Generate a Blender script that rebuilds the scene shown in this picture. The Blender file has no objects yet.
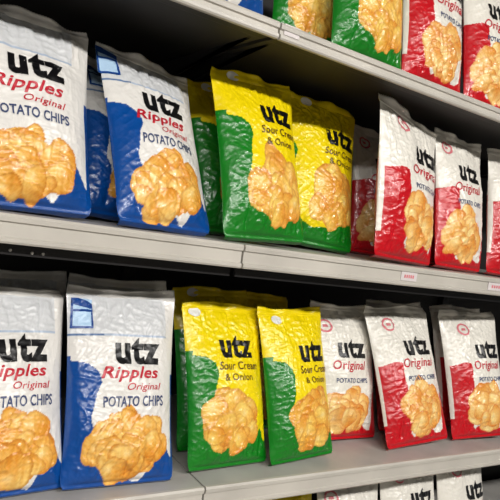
import bpy, bmesh, math, random
import numpy as np
from mathutils import Matrix, Vector

scene = bpy.context.scene
COL = scene.collection
Z0 = 1.30                      # eye height of the photographer above the floor
D0 = 0.90                      # distance of the shelf fronts
rnd = random.Random(5)

# ------------------------------------------------------------------ helpers
def lin(c):
    return tuple((x/255/12.92) if x/255 <= .04045 else ((x/255+.055)/1.055)**2.4 for x in c)

def mat(name, rgb, rough=.5, metal=0., coat=0., bump=0., bscale=60., vary=0., vscale=8., stretch=None):
    m = bpy.data.materials.new(name); m.use_nodes = True
    nt = m.node_tree; b = nt.nodes['Principled BSDF']
    b.inputs['Base Color'].default_value = (*lin(rgb), 1)
    b.inputs['Roughness'].default_value = rough
    b.inputs['Metallic'].default_value = metal
    b.inputs['Coat Weight'].default_value = coat
    tc = nt.nodes.new('ShaderNodeTexCoord'); mp = nt.nodes.new('ShaderNodeMapping')
    nt.links.new(tc.outputs['Object'], mp.inputs['Vector'])
    if stretch: mp.inputs['Scale'].default_value = stretch
    if vary:
        n = nt.nodes.new('ShaderNodeTexNoise'); n.inputs['Scale'].default_value = vscale
        n.inputs['Detail'].default_value = 5
        nt.links.new(mp.outputs[0], n.inputs['Vector'])
        r = nt.nodes.new('ShaderNodeValToRGB')
        a = lin([max(0, x*(1-vary)) for x in rgb]); c = lin([min(255, x*(1+vary)) for x in rgb])
        r.color_ramp.elements[0].position = .3; r.color_ramp.elements[0].color = (*a, 1)
        r.color_ramp.elements[1].position = .7; r.color_ramp.elements[1].color = (*c, 1)
        nt.links.new(n.outputs['Fac'], r.inputs[0]); nt.links.new(r.outputs[0], b.inputs['Base Color'])
    if bump:
        n = nt.nodes.new('ShaderNodeTexNoise'); n.inputs['Scale'].default_value = bscale
        nt.links.new(mp.outputs[0], n.inputs['Vector'])
        bp = nt.nodes.new('ShaderNodeBump'); bp.inputs['Strength'].default_value = bump
        bp.inputs['Distance'].default_value = .004
        nt.links.new(n.outputs['Fac'], bp.inputs['Height']); nt.links.new(bp.outputs[0], b.inputs['Normal'])
    return m

def foil_material():
    m = mat('printed_foil', (255, 255, 255), rough=.3, coat=.14, bump=.8, bscale=34.)
    nt = m.node_tree; b = nt.nodes['Principled BSDF']
    a = nt.nodes.new('ShaderNodeAttribute'); a.attribute_name = 'print'
    nt.links.new(a.outputs['Color'], b.inputs['Base Color'])
    return m

M = dict(
    foil=foil_material(),
    black=mat('black_ink', (10, 9, 12), .35),
    red=mat('red_ink', (190, 28, 48), .35),
    slate=mat('blue_grey_ink', (62, 74, 112), .35),
    olive=mat('brown_ink', (96, 66, 20), .35),
    rail=mat('cream_price_rail', (190, 185, 176), .38, vary=.05, vscale=6., stretch=(1, 1, 1)),
    lip=mat('pale_rail_lip', (222, 216, 206), .3),
    deck=mat('painted_steel_deck', (176, 173, 168), .42, vary=.06, vscale=10),
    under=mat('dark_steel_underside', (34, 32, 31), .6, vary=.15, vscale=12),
    post=mat('black_slotted_steel', (26, 24, 25), .5, .3),
    back=mat('dark_back_panel', (20, 18, 18), .7, vary=.15, vscale=5),
    tag=mat('faded_tag_paper', (214, 206, 206), .5),
    glint_screw=mat('bright_glint_screw', (190, 188, 184), .3, .6),  # pale metal for the added glints below the middle rail
    floor=mat('grey_floor_tiles', (150, 146, 140), .35, vary=.06, vscale=3),
    wall=mat('pale_store_wall', (170, 168, 160), .8, vary=.03),
)

def link(name, bm, m, parent=None, smooth=False):
    me = bpy.data.meshes.new(name); bm.to_mesh(me); bm.free()
    if smooth:
        me.polygons.foreach_set('use_smooth', [True]*len(me.polygons))
    o = bpy.data.objects.new(name, me); COL.objects.link(o)
    me.materials.append(m)
    if parent: o.parent = parent
    return o

def box(bm, x0, x1, y0, y1, z0, z1, bev=0.):
    r = bmesh.ops.create_cube(bm, size=1.)
    bmesh.ops.scale(bm, vec=(x1-x0, y1-y0, z1-z0), verts=r['verts'])
    bmesh.ops.translate(bm, vec=((x0+x1)/2, (y0+y1)/2, (z0+z1)/2), verts=r['verts'])
    if bev:
        es = list({e for v in r['verts'] for e in v.link_edges})
        bmesh.ops.bevel(bm, geom=es, offset=bev, segments=2, affect='EDGES', profile=.5)

def prism_x(bm, prof, x0, x1):          # profile of (y, z) points swept along x
    a = [bm.verts.new((x0, y, z)) for y, z in prof]; b = [bm.verts.new((x1, y, z)) for y, z in prof]
    n = len(prof)
    for i in range(n): bm.faces.new((a[i], a[(i+1) % n], b[(i+1) % n], b[i]))
    bm.faces.new(a[::-1]); bm.faces.new(b)
    bmesh.ops.recalc_face_normals(bm, faces=bm.faces[:])

def empty(name, loc, label, cat, group=None):
    o = bpy.data.objects.new(name, None); o.empty_display_size = .05
    COL.objects.link(o); o.location = loc
    o['label'] = label; o['category'] = cat
    if group: o['group'] = group
    return o

# ------------------------------------------------------------------ bag form
def sm(x, a, b):
    t = np.clip((x-a)/(b-a), 0, 1); return t*t*(3-2*t)

LOBE = {4: -.40, 12: -.5, 8: -.35}                 # film printed off register on these
SKEW = {5: .048, 2: .02, 13: .015, 3: -.01}      # bags whose top edge has slumped to one side
class Form:
    """surface of one pillow-shaped bag; u in -1..1 across, v in 0..1 up"""
    def __init__(s, seed, W, H, T):
        s.W, s.H, s.T = W, H, T; s.skew = SKEW.get(seed, 0.)
        r = np.random.RandomState(seed); s.seed = seed
        s.w = [(r.uniform(-1, 1)*60+0, r.uniform(-1, 1)*60, r.uniform(0, 6.28), r.uniform(.4, 1)) for _ in range(12)]
        s.cr = [(r.uniform(-.9, .9), r.uniform(.0, .3), r.uniform(.25, 1.), r.uniform(-.5, .5), r.uniform(.03, .07)) for _ in range(9)]
        s.crb = [(r.uniform(-.9, .9), r.uniform(.0, .3), r.uniform(.25, 1.), r.uniform(-.8, .8), r.uniform(.03, .08)) for _ in range(9)]
    def prof(s, v):
        t = np.clip((v-.03)/(.95-.03), 0, 1)
        return (t**.5)*((1-t)**.75)/.415
    def corner(s, v):
        return 1-.11*np.exp(-(np.clip(v, 0, 1)/.035)**1.5)-.035*np.exp(-((1-np.clip(v, 0, 1))/.03)**1.5)
    def pt(s, u, v, side=-1):
        u = np.asarray(u, float); v = np.asarray(v, float)
        p = s.prof(v); hw = s.W/2*(1-.075*p)*s.corner(v)
        x = u*hw; z = v*s.H*(1-s.skew*u*v)
        bulge = np.clip(1-np.abs(u)**2.5, 0, 1)**.72
        y = s.T/2*bulge*np.clip(p, 0, 1.1)
        edge = np.clip(1-np.abs(u)**4, 0, 1)
        # soft dents
        n = 0
        for kx, kz, ph, a in s.w:
            n = n + a*np.sin(kx*x+kz*z+ph+1.5*np.sin(kz*x*.7-kx*z*.5))
        inner = sm(v, .03, .09)*(1-sm(v, .90, .96))
        fz = 0
        for i_, (kx, kz, ph, a) in enumerate(s.w[:8]):
            q = np.sin(2.6*kx*x+2.6*kz*z+ph*2+2.2*np.sin(1.7*kz*x-1.9*kx*z+i_))
            fz = fz + a*(1-np.abs(q))**2
        y = y + .0016*(fz-1.6)*edge*inner*(.45+.55*np.abs(2*v-1))
        y = y + .0011*n*edge*inner
        # creases running from the seals into the body
        for (c, _, ln, sl, wd) in s.cr:
            d = (1-v)
            y = y - .0055*np.exp(-((u-c-sl*d)/wd)**2)*np.exp(-(d/(.16*ln+.05))**2)*edge*inner
        for (c, _, ln, sl, wd) in s.crb:
            y = y - .006*np.exp(-((u-c-sl*v)/wd)**2)*np.exp(-(v/(.14*ln+.05))**2)*edge*inner
        y = np.maximum(y, .0008)
        return np.stack([x, side*y, z], -1)
    def front_off(s, x, z, off):
        x = np.asarray(x, float); z = np.asarray(z, float)
        v = z/s.H; u = x/(s.W/2*(1-.075*s.prof(v))*s.corner(v))
        e = .004
        P = s.pt(u, v)
        du = s.pt(u+e, v)-s.pt(u-e, v); dv = s.pt(u, v+e)-s.pt(u, v-e)
        N = np.cross(du, dv); N /= np.linalg.norm(N, axis=-1, keepdims=True)+1e-12
        N[N[..., 1] > 0] *= -1
        return P+N*off

WHITE = (226, 222, 214); CREAM = (236, 230, 216)
KIND = dict(
    blue=dict(base=(228, 225, 220), lobe=(3, 70, 146), chip=((246, 206, 118), (224, 148, 46)), rim=(170, 96, 22)),
    yellow=dict(base=(240, 214, 6), lobe=(10, 120, 24), chip=((244, 208, 104), (222, 146, 48)), rim=(178, 104, 30)),
    red=dict(base=(230, 226, 216), lobe=(192, 6, 24), chip=((246, 212, 128), (224, 144, 56)), rim=(190, 96, 36)),
)

def artwork(kind, U, V, seed, W, H, dx, dz):
    k = KIND[kind]; r = np.random.RandomState(seed*7+3); U0 = U-.25*dx-LOBE.get(seed, 0.)*(1-sm(U, -.2, .4)); U = U-dx; V0 = V; V = V-dz*sm(V, .25, .6)
    C = np.empty(U.shape+(3,)); C[:] = k['base']
    def put(mask, col): C[mask] = col
    wob = .03*np.sin(V*23+seed)+.02*np.sin(V*51)
    if kind == 'blue':
        put((np.abs(V-.745) < .006) & (U < .95), (170, 184, 204))
        put((np.abs(V-.745) < .006) & (U < -.28), (84, 116, 160))
        C[(V > .75) & (U < .95)] *= (.93, .95, .98)
    if kind == 'red':
        Us, Vs = U, V; U, V = U0, V0
        lobe = (V < .575+.01*np.sin(U*9)) & (U < -.36+wob*.4) & (U > -.93-.45*(V < .16))
        lobe |= V < .095+.03*np.sin(U*7+seed)
        lobe |= (U < -.15-.3*(V-.02)/.12+wob) & (V < .14)
        lobe |= (U > .80) & (V < .34)
        U, V = Us, Vs
    else:
        Us, U = U, U0
        edge = np.interp(V, [0, .06, .10, .18, .3, .42, .50, .565, .60, .615], [.0, -.15, -.3, -.42, -.55, -.50, -.42, -.46, -.60, -.88])
        lobe = (U < edge+wob*.6+(.05 if kind == 'yellow' else -.03)) & (V < .64)
        lobe |= V < (.135 if kind == 'yellow' else .05)+.03*np.sin(U*6+seed)
        lobe |= (U > .66-.3*(.17-V)/.17) & (V < .17+.05*np.sin(U*11))
        lobe |= (U > .97) & (V < .55)
        U = Us
    put(lobe, k['lobe'])
    # printed chips, piled one over the other
    X = U*W/2; Z = V*H
    n = 34
    spots = []
    for i in range(n):
        a = r.uniform(0, 6.283); q = math.sqrt(r.uniform(0, 1))
        cx = (.17+.56*q*math.cos(a))*W/2; cz = ((.195 if kind == 'blue' else .235 if kind == 'red' else .26)+.125*q*math.sin(a))*H
        spots.append((cx, cz, r.uniform(.021, .036), r.uniform(.6, .95), r.uniform(0, 3.14)))
    spots.sort(key=lambda s_: -s_[1]+r.uniform(-.02, .02))
    c0, c1 = (np.array(c, float) for c in k['chip']); rim = np.array(k['rim'], float)
    if kind == 'red': c0 = c0*.5+np.array((252, 232, 170))*.5
    for cx, cz, R, asp, ang in spots:
        ca, sa = math.cos(ang), math.sin(ang)
        a = ((X-cx)*ca+(Z-cz)*sa)/R; b = (-(X-cx)*sa+(Z-cz)*ca)/(R*asp)
        th = np.arctan2(b, a)
        rad = np.sqrt(a*a+b*b)/(1+.06*np.sin(3*th+cx*90)+.04*np.sin(5*th+cz*70))
        m = rad < 1
        t = np.clip(.5+.42*b+.18*np.sin(3.2*a+cx*200), 0, 1)
        if kind == 'blue': t = np.clip(t+.10*np.sin(a*17), 0, 1)
        col = c1+(c0-c1)*t[..., None]
        e = sm(rad, .80, 1.)[..., None]*.42
        col = col*(1-e)+rim*e
        hl = (np.exp(-((a-.25)**2+(b-.35)**2)/.05)*.5)[..., None]
        col = col*(1-hl)+np.array((255, 240, 190.))*hl
        spot = (np.sin(X*410+cx*900+2*np.sin(Z*380))*np.sin(Z*450+cz*700+2*np.sin(X*330)))[..., None]
        col = col+spot*np.array((9., 15, 20))-np.clip(spot-.55, 0, 1)*np.array((40, 70, 60.))
        C[m] = np.clip(col, 0, 255)[m]
    return C

def make_pouch(name, form, kind, seed, parent, dx, dz):
    nu, nb, nv = 150, 22, 180
    v = np.linspace(.012, .957, nv)
    s = np.linspace(0, 1, nu); uf = np.sin((s-.5)*math.pi)*.93+(s*2-1)*.07
    ub = np.linspace(1, -1, nb+2)[1:-1]
    UF, VF = np.meshgrid(uf, v); UB, VB = np.meshgrid(ub, v)
    P = np.concatenate([form.pt(UF, VF, -1), form.pt(UB, VB, 1)], 1)
    CF = artwork(kind, UF, VF, seed, form.W, form.H, dx, dz)
    k = KIND[kind]
    CB = np.empty(UB.shape+(3,)); CB[:] = k['base']
    CB[(VB < .62)] = k['lobe']
    C = np.concatenate([CF, CB], 1)/255.
    n = nu+nb
    co = P.reshape(-1, 3)
    i = np.arange(nv-1)[:, None]; j = np.arange(n)[None, :]; j2 = (j+1) % n
    F = np.stack([i*n+j, i*n+j2, (i+1)*n+j2, (i+1)*n+j], -1).reshape(-1, 4)
    me = bpy.data.meshes.new(name)
    me.from_pydata(co.tolist(), [], F.tolist()+[list(range(n))[::-1], [(nv-1)*n+q for q in range(n)]])
    lc = np.where(C <= .04045, C/12.92, ((C+.055)/1.055)**2.4).reshape(-1, 3)
    at = me.color_attributes.new('print', 'FLOAT_COLOR', 'POINT')
    at.data.foreach_set('color', np.concatenate([lc, np.ones((len(lc), 1))], 1).astype('f').ravel())
    me.polygons.foreach_set('use_smooth', [True]*len(me.polygons))
    me.materials.append(M['foil'])
    o = bpy.data.objects.new(name, me); COL.objects.link(o); o.parent = parent
    return o

def make_seal(name, form, kind, parent, top=True, seed=0):
    """crimped flat strip across the end of the bag, zig-zag cut"""
    r = np.random.RandomState(seed+50)
    nu, nv = 90, 9
    u = np.linspace(-1, 1, nu)
    W = form.W; H = form.H
    z0, z1 = (.945, 1.) if top else (.0, .022)
    z = np.linspace(z0, z1, nv)
    Ug, Zg = np.meshgrid(u, z)
    X = Ug*W/2*(1-.075*form.prof(Zg))*form.corner(Zg)
    ph = r.uniform(0, 6, 3)
    wave = .0045*np.sin(Ug*5+ph[0])+.003*np.sin(Ug*11+ph[1])
    t = (Zg-z0)/(z1-z0)
    if not top: t = 1-t
    Y = wave*t+.0007*np.sin(Zg*H*2200)
    if not top: Y = .4*wave*t+.014*t**1.3; Zg = .004+(Zg-.004)*.45
    cut = .0012*np.where(np.arange(nu) % 2 == 0, 1, -1)
    Zc = Zg*H*(1-form.skew*Ug*Zg)
    if top: Zc[-1] += cut; Zc = Zc+t*.004*np.sin(Ug*3+ph[2])
    else: Zc[0] += cut*.5+.0015
    th = .0009
    A = np.stack([X, Y-th, Zc], -1).reshape(-1, 3); B = np.stack([X, Y+th, Zc], -1).reshape(-1, 3)
    n = nu*nv; F = []
    for i in range(nv-1):
        for j in range(nu-1):
            a = i*nu+j; F.append((a, a+1, a+nu+1, a+nu)); F.append((n+a, n+a+nu, n+a+nu+1, n+a+1))
    for j in range(nu-1):
        F.append((j, n+j, n+j+1, j+1)); a = (nv-1)*nu+j; F.append((a, a+1, n+a+1, n+a))
    for i in range(nv-1):
        a = i*nu; F.append((a, a+nu, n+a+nu, n+a)); a = i*nu+nu-1; F.append((a, n+a, n+a+nu, a+nu))
    me = bpy.data.meshes.new(name); me.from_pydata(np.concatenate([A, B]).tolist(), [], F)
    c = KIND[kind]['base'] if top else KIND[kind]['lobe']
    c = np.array(lin(c)); col = np.tile([*c, 1.], (2*n, 1))
    at = me.color_attributes.new('print', 'FLOAT_COLOR', 'POINT'); at.data.foreach_set('color', col.astype('f').ravel())
    me.polygons.foreach_set('use_smooth', [True]*len(me.polygons))
    me.materials.append(M['foil'])
    o = bpy.data.objects.new(name, me); COL.objects.link(o); o.parent = parent
    return o

# ------------------------------------------------------------------ lettering laid on the foil
_text = {}
def text_flat(body, bold, shear):
    key = (body, bold, shear)
    if key not in _text:
        cu = bpy.data.curves.new('lettering', 'FONT'); cu.body = body; cu.size = 1.; cu.offset = bold
        cu.shear = shear; cu.resolution_u = 3; cu.space_character = 1.12 if body == 'utz' else 1.04
        ob = bpy.data.objects.new('lettering', cu); COL.objects.link(ob)
        dg = bpy.context.evaluated_depsgraph_get(); dg.update()
        me = bpy.data.meshes.new_from_object(ob.evaluated_get(dg))
        COL.objects.unlink(ob); bpy.data.objects.remove(ob)
        _text[key] = me
    return _text[key]

LAY = [0., 0.]          # how far this bag's print sits off centre
def lay(name, form, items, m, parent):
    """items: (source, x0, z0, width, height, slope); source is text or list of polygons in 0..1"""
    out = bmesh.new()
    for src, x0, z0, w, h, slope in items:
        bm = bmesh.new()
        if isinstance(src, tuple):
            bm.from_mesh(text_flat(*src))
        else:
            for poly in src:
                bm.faces.new([bm.verts.new((px, py, 0)) for px, py in poly])
        xs = [v.co.x for v in bm.verts]; ys = [v.co.y for v in bm.verts]
        ax, bx, ay, by = min(xs), max(xs), min(ys), max(ys)
        if not isinstance(src, tuple): ax, bx, ay, by = 0, 1, 0, 1
        for v in bm.verts:
            v.co.x = x0+LAY[0]+(v.co.x-ax)/(bx-ax)*w
            v.co.y = z0+LAY[1]+(v.co.y-ay)/(by-ay)*h+slope*(v.co.x-x0-LAY[0])
        st = .005
        for ax_ in (0, 1):
            lo = min(v.co[ax_] for v in bm.verts); hi = max(v.co[ax_] for v in bm.verts)
            q = math.ceil(lo/st)*st
            while q < hi:
                pc = Vector((q, 0, 0)) if ax_ == 0 else Vector((0, q, 0)); pn = Vector((1, 0, 0)) if ax_ == 0 else Vector((0, 1, 0))
                bmesh.ops.bisect_plane(bm, geom=bm.verts[:]+bm.edges[:]+bm.faces[:], plane_co=pc, plane_no=pn)
                q += st
        co = np.array([v.co[:] for v in bm.verts])
        Q = form.front_off(co[:, 0], co[:, 1], .0011)
        for v, q in zip(bm.verts, Q): v.co = q
        tmp = bpy.data.meshes.new('tmp'); bm.to_mesh(tmp); bm.free(); out.from_mesh(tmp); bpy.data.meshes.remove(tmp)
    return link(name, out, m, parent)

def ring(n=20, r0=.36, r1=.5):
    P = []
    for i in range(n):
        a, b = 2*math.pi*i/n, 2*math.pi*(i+1)/n
        P.append([(.5+r0*math.cos(a), .5+r0*math.sin(a)), (.5+r1*math.cos(a), .5+r1*math.sin(a)),
                  (.5+r1*math.cos(b), .5+r1*math.sin(b)), (.5+r0*math.cos(b), .5+r0*math.sin(b))])
    return P
def disc(n=20, r=.36): return [[(.5+r*math.cos(2*math.pi*i/n), .5+r*math.sin(2*math.pi*i/n)) for i in range(n)]]
RECT = [[(0, 0), (1, 0), (1, 1), (0, 1)]]
M['badge_pale'] = mat('pale_blue_badge', (178, 208, 236), .35)
M['badge_blue'] = mat('deep_blue_badge', (16, 66, 140), .35)
M['emblem_pink'] = mat('rose_emblem', (214, 120, 128), .35)
M['emblem_white'] = mat('white_emblem', (232, 232, 226), .35)

def build_bag(kind, seed, W, H, T, dx, dz):
    root = bpy.data.objects.new('chip_bag', None); COL.objects.link(root); root.empty_display_size = .05
    f = Form(seed, W, H, T); w = W/2
    make_pouch('pouch', f, kind, seed, root, dx, dz); LAY[0] = dx*w; LAY[1] = dz*H
    make_seal('top_seal', f, kind, root, True, seed); make_seal('bottom_seal', f, kind, root, False, seed)
    lay('brand_lettering', f, [(('utz', .045, 0.), -.08*w, .592*H, .82*w, .142*H, 0)], M['black'], root)
    if kind == 'blue':
        lay('flavour_lettering', f, [(('Ripples', .02, .25), -.30*w, .505*H, 1.0*w, .078*H, 0),
                                     (('Original', .005, .25), .12*w, .455*H, .62*w, .045*H, 0)], M['red'], root)
        lay('product_lettering', f, [(('POTATO CHIPS', .02, 0), -.26*w, .385*H, 1.04*w, .052*H, 0)], M['slate'], root)
        b = lay('corner_badge', f, [(RECT, -.78*w, .775*H, .36*w, .155*H, 0)], M['badge_pale'], root)
        fr = Form(seed, W, H, T)
        fr.T = T
        g = lay('badge_border', f, [(RECT, -.78*w, .775*H, .36*w, .012*H, 0), (RECT, -.78*w, .775*H, .035*w, .155*H, 0),
                                    (RECT, -.78*w, .862*H, .36*w, .012*H, 0),
                                    ([[(0, .45), (1, 0), (1, .55), (.35, 1), (0, 1)]], -.78*w, .875*H, .36*w, .058*H, 0),
                                    (RECT, -.455*w, .775*H, .035*w, .1*H, 0)], M['badge_blue'], root)
        for v in g.data.vertices: v.co.y -= .0006
        g.parent = b
    elif kind == 'yellow':
        lay('flavour_lettering', f, [(('Sour Cream', .012, .2), -.16*w, .520*H, .98*w, .050*H, 0),
                                     (('& Onion', .01, 0), -.06*w, .455*H, .66*w, .042*H, 0)], M['olive'], root)
        lay('corner_emblem', f, [(disc(18, .5), -.66*w, .85*H, .30*w, .06*H, 0)], M['emblem_white'], root)
    else:
        lay('flavour_lettering', f, [(('Original', .012, .25), -.24*w, .490*H, .94*w, .085*H, 0)], M['red'], root)
        lay('product_lettering', f, [(('POTATO CHIPS', .02, 0), -.18*w, .415*H, .9*w, .034*H, 0)], M['slate'], root)
        lay('corner_emblem', f, [(ring(), -.52*w, .775*H, .36*w, .10*H, 0), (RECT, -.40*w, .815*H, .12*w, .02*H, 0)], M['emblem_pink'], root)
    return root, f

def dup(root):
    r = root.copy(); COL.objects.link(r)
    for ch in list(root.children):
        c = ch.copy(); COL.objects.link(c); c.parent = r
        for g in list(ch.children):
            d = g.copy(); COL.objects.link(d); d.parent = c
    return r

def pose(root, f, X, Y, zdeck, yaw, lean, roll):
    R = Matrix.Rotation(math.radians(yaw), 3, 'Z') @ Matrix.Rotation(math.radians(-lean), 3, 'X') @ Matrix.Rotation(math.radians(roll), 3, 'Y')
    # the lowest point of the pouch rests on the deck
    v = np.linspace(.0, .3, 25); u = np.linspace(-1, 1, 21); U, V = np.meshgrid(u, v)
    P = np.concatenate([f.pt(U, V, -1).reshape(-1, 3), f.pt(U, V, 1).reshape(-1, 3)])
    P = np.concatenate([P, [(sx*f.W/2, sy*.009, -.0005) for sx in (-1, 1) for sy in (-1, 1)]])
    zs = (np.array(R) @ P.T)[2].min()
    root.location = (X, Y, zdeck-zs+Z0+.0005)
    root.rotation_euler = R.to_euler()

# ------------------------------------------------------------------ shelving
LEVELS = dict(top=(.317, .346), middle=(-.092, -.050), lower=(-.542, -.500), bottom=(-.945, -.903))   # rail bottom, deck top
JX = .583
SECT = [(-.64, JX-.002), (JX+.002, 1.80), (1.804, 3.02)]
BACK = 1.40
def words(i): return ['left section', 'middle section', 'right section'][i]
for lv, (zb, zt) in LEVELS.items():
    for i, (x0, x1) in enumerate(SECT):
        zb_, zt_ = zb+Z0, zt+Z0
        t = empty('store_shelf', ((x0+x1)/2, BACK, zt_), {
            'top': 'top steel shelf with cream price rail',
            'middle': 'middle steel shelf with cream price rail',
            'lower': 'lower steel shelf with cream price rail',
            'bottom': 'bottom steel shelf with cream price rail'}[lv]
            + ', ' + ['part left of the rail joint', 'part right of the rail joint', 'last part at the far right'][i], 'shelf', 'steel shelves of the rack')
        t.matrix_world = Matrix.Translation(t.location)
        def rel(bm): bmesh.ops.translate(bm, vec=-t.location, verts=bm.verts[:]); return bm
        bm = bmesh.new(); prism_x(bm, [(.906, zt_-.012), (.906, zt_), (BACK-.004, zt_), (BACK-.004, zt_-.012)], x0, x1)
        link('deck', rel(bm), M['deck'], t)
        # price rail: lip, channel recess, lower lip
        bm = bmesh.new()
        h = zt_-zb_
        prism_x(bm, [(.906, zb_), (.898, zb_), (.896, zb_+.003), (.896, zb_+.008), (.9005, zb_+.010), (.9015, zt_-.012),
                     (.8975, zt_-.010), (.897, zt_-.003), (.900, zt_+.0008), (.906, zt_+.0008)], x0, x1)
        link('price_rail', rel(bm), M['rail'], t)
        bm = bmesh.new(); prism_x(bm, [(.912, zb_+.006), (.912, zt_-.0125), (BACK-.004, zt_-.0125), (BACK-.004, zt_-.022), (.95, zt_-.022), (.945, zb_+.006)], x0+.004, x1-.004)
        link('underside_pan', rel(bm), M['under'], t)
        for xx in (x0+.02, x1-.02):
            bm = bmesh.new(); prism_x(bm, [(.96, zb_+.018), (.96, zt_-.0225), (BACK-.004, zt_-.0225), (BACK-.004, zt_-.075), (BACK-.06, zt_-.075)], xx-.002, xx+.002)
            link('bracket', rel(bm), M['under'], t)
        if lv == 'middle':
            bm = bmesh.new(); box(bm, x0+.004, x1-.004, .925, .932, zb_-.019, zt_-.0125)  # added dark strip, deepens the band of shade below the rail
            link('shade_flange', rel(bm), M['post'], t)
            for px, pz in ((.195, -.1038), (.2265, -.105), (.2427, -.1048)) if i == 0 else ():
                bm = bmesh.new(); bmesh.ops.create_cone(bm, cap_ends=True, segments=14, radius1=.0028, radius2=.002, depth=.003)
                bmesh.ops.rotate(bm, cent=(0, 0, 0), matrix=Matrix.Rotation(math.radians(90), 3, 'X'), verts=bm.verts[:])
                bmesh.ops.translate(bm, vec=(px, .924, pz+Z0), verts=bm.verts[:])
                link('glint_screw', rel(bm), M['glint_screw'], t)  # invented screw heads, stand in for small light glints under the rail

# price tags slipped into the rails
for X, lv, wd, lab in [(1.02, 'middle', .05, 'small faded price tag in the middle rail below the leftmost red chip bag'),
                       (1.34, 'middle', .07, 'small faded price tag in the middle rail near its right end'),
                       (.610, 'top', .034, 'cream price tag beside the joint of the top rail')]:
    zb, zt = LEVELS[lv]
    bm = bmesh.new(); box(bm, -wd/2, wd/2, -.0006, .0006, 0, .019)
    o = link('price_tag', bm, M['tag']); o.location = (X, .8998, Z0+zb+.0115)
    o['label'] = lab; o['category'] = 'price tag'
    if lv == 'middle':
        bm = bmesh.new()
        for q in range(5): box(bm, -wd*.3+q*wd*.13, -wd*.3+q*wd*.13+wd*.08, -.0011, -.0007, .006, .013)
        link('printed_bars', bm, M['emblem_pink'], o)

# uprights
def upright(X, lab):
    t = empty('shelf_upright', (X, BACK+.012, 0), lab, 'upright')
    bm = bmesh.new(); box(bm, -.015, .015, -.012, .012, 0, 2.2, .002); link('post', bm, M['post'], t)
    bm = bmesh.new()
    for q in range(70): box(bm, -.0025, .0025, -.0135, -.0121, .1+q*.03, .115+q*.03)
    link('slot_strip', bm, M['back'], t)
upright(JX, 'black slotted steel upright behind the shelves at the rail joint')
upright(1.802, 'black slotted steel upright behind the shelves right of the red bags')

def structure(name, x0, x1, y0, y1, z0, z1, m):
    bm = bmesh.new(); box(bm, x0, x1, y0, y1, z0, z1); o = link(name, bm, m); o['kind'] = 'structure'; return o
structure('wall_back', -.66, 3.04, BACK+.026, BACK+.05, 0, 2.25, M['back'])
structure('floor', -4, 6, -3.2, 1.45, -.05, 0, M['floor'])
structure('wall_front', -4, 6, -3.25, -3.2, 0, 2.9, M['wall'])
structure('ceiling', -4, 6, -3.25, 1.45, 2.9, 2.95, M['wall'])
bm = bmesh.new(); box(bm, -.64, 3.02, .93, BACK, 0, Z0-.985, .004)
o = link('plinth', bm, M['post']); o['label'] = 'black base plinth carrying the lowest shelf'; o['category'] = 'shelf base'

# ------------------------------------------------------------------ the bags
mid, low, top, bot = (LEVELS[k][1] for k in ('middle', 'lower', 'top', 'bottom'))
G = 'chip bags on the supermarket shelves'
FR = {}
def front(key, kind, seed, X, Y, z, yaw, lean, roll, W, H, label, group, dx=0., dz=0., T=.074):
    r, f = build_bag(kind, seed, W, H, T, dx, dz); pose(r, f, X, Y, z, yaw, lean, roll)
    r['label'] = label; r['category'] = 'chip bag'; r['group'] = group
    FR[key] = (r, f, (X, Y, z, yaw, lean, roll)); return r
def again(key, src, label, group, X, Y, z, yaw, lean, roll):
    r0, f, p = FR[src]; r = dup(r0); pose(r, f, X, Y, z, yaw, lean, roll)
    r['label'] = label; r['category'] = 'chip bag'; r['group'] = group
    FR[key] = (r, f, (X, Y, z, yaw, lean, roll))

GM = 'chip bags on the middle shelf'; GL = 'chip bags on the lower shelf'; GT = 'chip bags on the top shelf'; GB = 'chip bags on the bottom shelf'
B_, Y_, R_ = 'white and blue chip bag', 'yellow and green chip bag', 'white and red chip bag'
front('U1', 'blue', 1, .217, .955, mid, 5, 22, -1, .220, .345, B_+' at the left edge of the middle shelf', GM, -.26, .015)
front('U2', 'blue', 2, .455, .955, mid, 12, 28, 1, .210, .350, B_+' on the middle shelf, next to the yellow bags', GM, -.24, .02)
front('Y1', 'yellow', 3, .666, .955, mid, 3, 19, -3, .208, .345, 'front '+Y_+' on the middle shelf', GM, .03, .09)
front('Y2', 'yellow', 4, .858, 1.037, mid, -4, 17, 3, .212, .355, Y_+' half hidden right of the front one on the middle shelf', GM, .12, .08)
front('R1', 'red', 5, 1.045, .946, mid, 10, 10, 2, .244, .347, 'tallest '+R_+' on the middle shelf, its corner peaked', GM, .02, .06)
front('R2', 'red', 6, 1.275, .972, mid, 4, 12, 1, .206, .345, R_+' on the middle shelf, right of the peaked one', GM, -.28, .05)
front('R3', 'red', 7, 1.495, .966, mid, -6, 12, 1, .208, .345, R_+' on the middle shelf, cut off by the right edge', GM, 0, .03)
front('L1', 'blue', 8, .240, .935, low, 6, 23, 0, .204, .340, B_+' at the left edge of the lower shelf', GL, -.12, .02)
front('L2', 'blue', 9, .428, .932, low, -2, 21, 0, .212, .348, B_+' on the lower shelf, corner badge in full view', GL, -.14, .0)
front('LY1', 'yellow', 10, .665, .952, low, 5, 21, 1, .202, .328, Y_+' on the lower shelf beside the white and blue one', GL, -.20, .055)
front('LY2', 'yellow', 11, .850, .948, low, 6, 20, -1, .196, .328, Y_+' on the lower shelf overlapping a white and red bag', GL, .0, .035)
front('LR1', 'red', 12, 1.040, 1.025, low, 0, 17, 1, .212, .330, R_+' on the lower shelf, left side hidden behind yellow', GL, -.30, .0)
front('LR2', 'red', 13, 1.214, .945, low, -4, 23, -5, .220, .348, R_+' on the lower shelf, in full view', GL, -.10, .03)
front('LR3', 'red', 14, 1.470, .950, low, -10, 19, -4, .212, .346, R_+' on the lower shelf, cut off by the right edge', GL, .0, .02)

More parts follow.
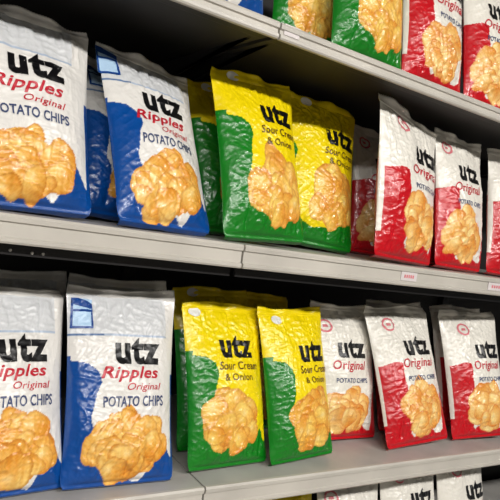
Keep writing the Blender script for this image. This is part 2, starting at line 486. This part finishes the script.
# bags standing behind those in front
front('U1b', 'blue', 15, .420, 1.056, mid, 12, 27, 2, .20, .335, 'shaded '+B_+' in the gap between the two front blue ones', GM, .1, .0)
again('YB', 'Y1', Y_+' directly behind the front yellow one, middle shelf', GM, .690, 1.105, mid, 6, 20, -2)

again('Rb', 'R2', 'shaded '+R_+' between the yellow and the peaked red one', GM, 1.19, 1.18, mid, 2, 11, 0)
again('R1c', 'R3', R_+' behind the second red one, middle shelf', GM, 1.36, 1.065, mid, 2, 12, 0)
again('L1b', 'L2', B_+' behind the leftmost one, lower shelf', GL, .262, 1.050, low, 6, 20, 1)
again('L2b', 'L2', B_+' behind the one with the badge, lower shelf', GL, .458, 1.042, low, 0, 20, 1)
again('LY1b', 'Y1', Y_+' behind the first yellow one, lower shelf', GL, .692, 1.047, low, 4, 20, 0)
again('LY2b', 'LY1', Y_+' in the back row, lower shelf', GL, .86, 1.125, low, 2, 19, 0)
again('LR2b', 'R2', R_+' behind the fully visible red one, lower shelf', GL, 1.285, 1.050, low, -4, 20, -2)
again('LR3b', 'R3', R_+' behind the one cut off, lower shelf', GL, 1.53, 1.045, low, -6, 18, -2)

# top shelf: only the feet of the bags are in the picture
again('T0', 'U2', B_+' on the top shelf, blue foot only', GT, .482, .955, top, 2, 12, 0)
again('T1', 'LY1', Y_+' on the top shelf, left of two', GT, .742, 1.022, top, 0, 12, 0)
again('T2', 'Y1', Y_+' on the top shelf, right of two', GT, .836, .944, top, 0, 12, 0)
again('T3', 'R3', R_+' on the top shelf next to the yellow and green ones', GT, 1.045, .952, top, 0, 12, 0)
again('T4', 'R2', R_+' near the top right corner, top shelf', GT, 1.26, .955, top, 0, 12, 0)
again('T5', 'R3', R_+' last on the top shelf at the right edge', GT, 1.48, .955, top, 0, 12, 0)
# bottom shelf: only the heads are in the picture
again('B0', 'LY2', Y_+' on the bottom shelf, a sliver in view', GB, .88, .965, bot, 0, 15, 0)
again('B1', 'LR1', R_+' leftmost of those on the bottom shelf', GB, 1.09, .960, bot, 0, 15, 0)
again('B2', 'LR2', R_+' second from left on the bottom shelf', GB, 1.305, .960, bot, 0, 15, 0)
again('B3', 'LR3', R_+' in the lower right corner, bottom shelf', GB, 1.525, .960, bot, 0, 15, 0)

# ------------------------------------------------------------------ light
w = bpy.data.worlds.new('store_air'); scene.world = w; w.use_nodes = True
w.node_tree.nodes['Background'].inputs[0].default_value = (.9, .95, 1, 1)
w.node_tree.nodes['Background'].inputs[1].default_value = .12
M['tube'] = mat('lit_diffuser', (255, 252, 244), .5)
b = M['tube'].node_tree.nodes['Principled BSDF']; b.inputs['Emission Color'].default_value = (1, .97, .92, 1); b.inputs['Emission Strength'].default_value = 2.
for X, Y, lab in [(-1.0, -1.75, 'long ceiling light over the aisle, left one'), (1.6, -1.75, 'long ceiling light over the aisle, right one')]:
    t = empty('ceiling_light', (X, Y, 2.89), lab, 'ceiling light')
    bm = bmesh.new(); box(bm, -1.2, 1.2, -.16, .16, -.05, .0, .006); link('housing', bm, M['lip'], t)
    bm = bmesh.new(); box(bm, -1.16, 1.16, -.13, .13, -.058, -.051); link('diffuser', bm, M['tube'], t)
    L = bpy.data.lights.new('aisle_tube', 'AREA'); L.shape = 'RECTANGLE'; L.size = 2.3; L.size_y = .26
    L.energy = 150; L.color = (1, .97, .93)
    lo = bpy.data.objects.new('aisle_tube', L); COL.objects.link(lo); lo.location = (X, Y, 2.82)
    lo.rotation_euler = (math.radians(28), 0, 0)

# ------------------------------------------------------------------ camera
R = np.array([[0.82738728, 0.10572171, 0.55159152], [-0.53797488, -0.13285366, 0.83242593], [0.16128644, -0.98548101, -0.0530458]])
cam = bpy.data.cameras.new('camera'); cam.sensor_width = 36; cam.lens = 36*600/500; cam.clip_start = .01
co = bpy.data.objects.new('camera', cam); COL.objects.link(co)
mw = Matrix([[R[i][0], -R[i][1], -R[i][2]] for i in range(3)]).to_4x4(); mw.translation = (0, 0, Z0)
co.matrix_world = mw; scene.camera = co
scene.view_settings.view_transform = 'Standard'; scene.view_settings.look = 'None'
scene.view_settings.gamma = 1; scene.view_settings.exposure = -0.12; scene.view_settings.use_curve_mapping = False
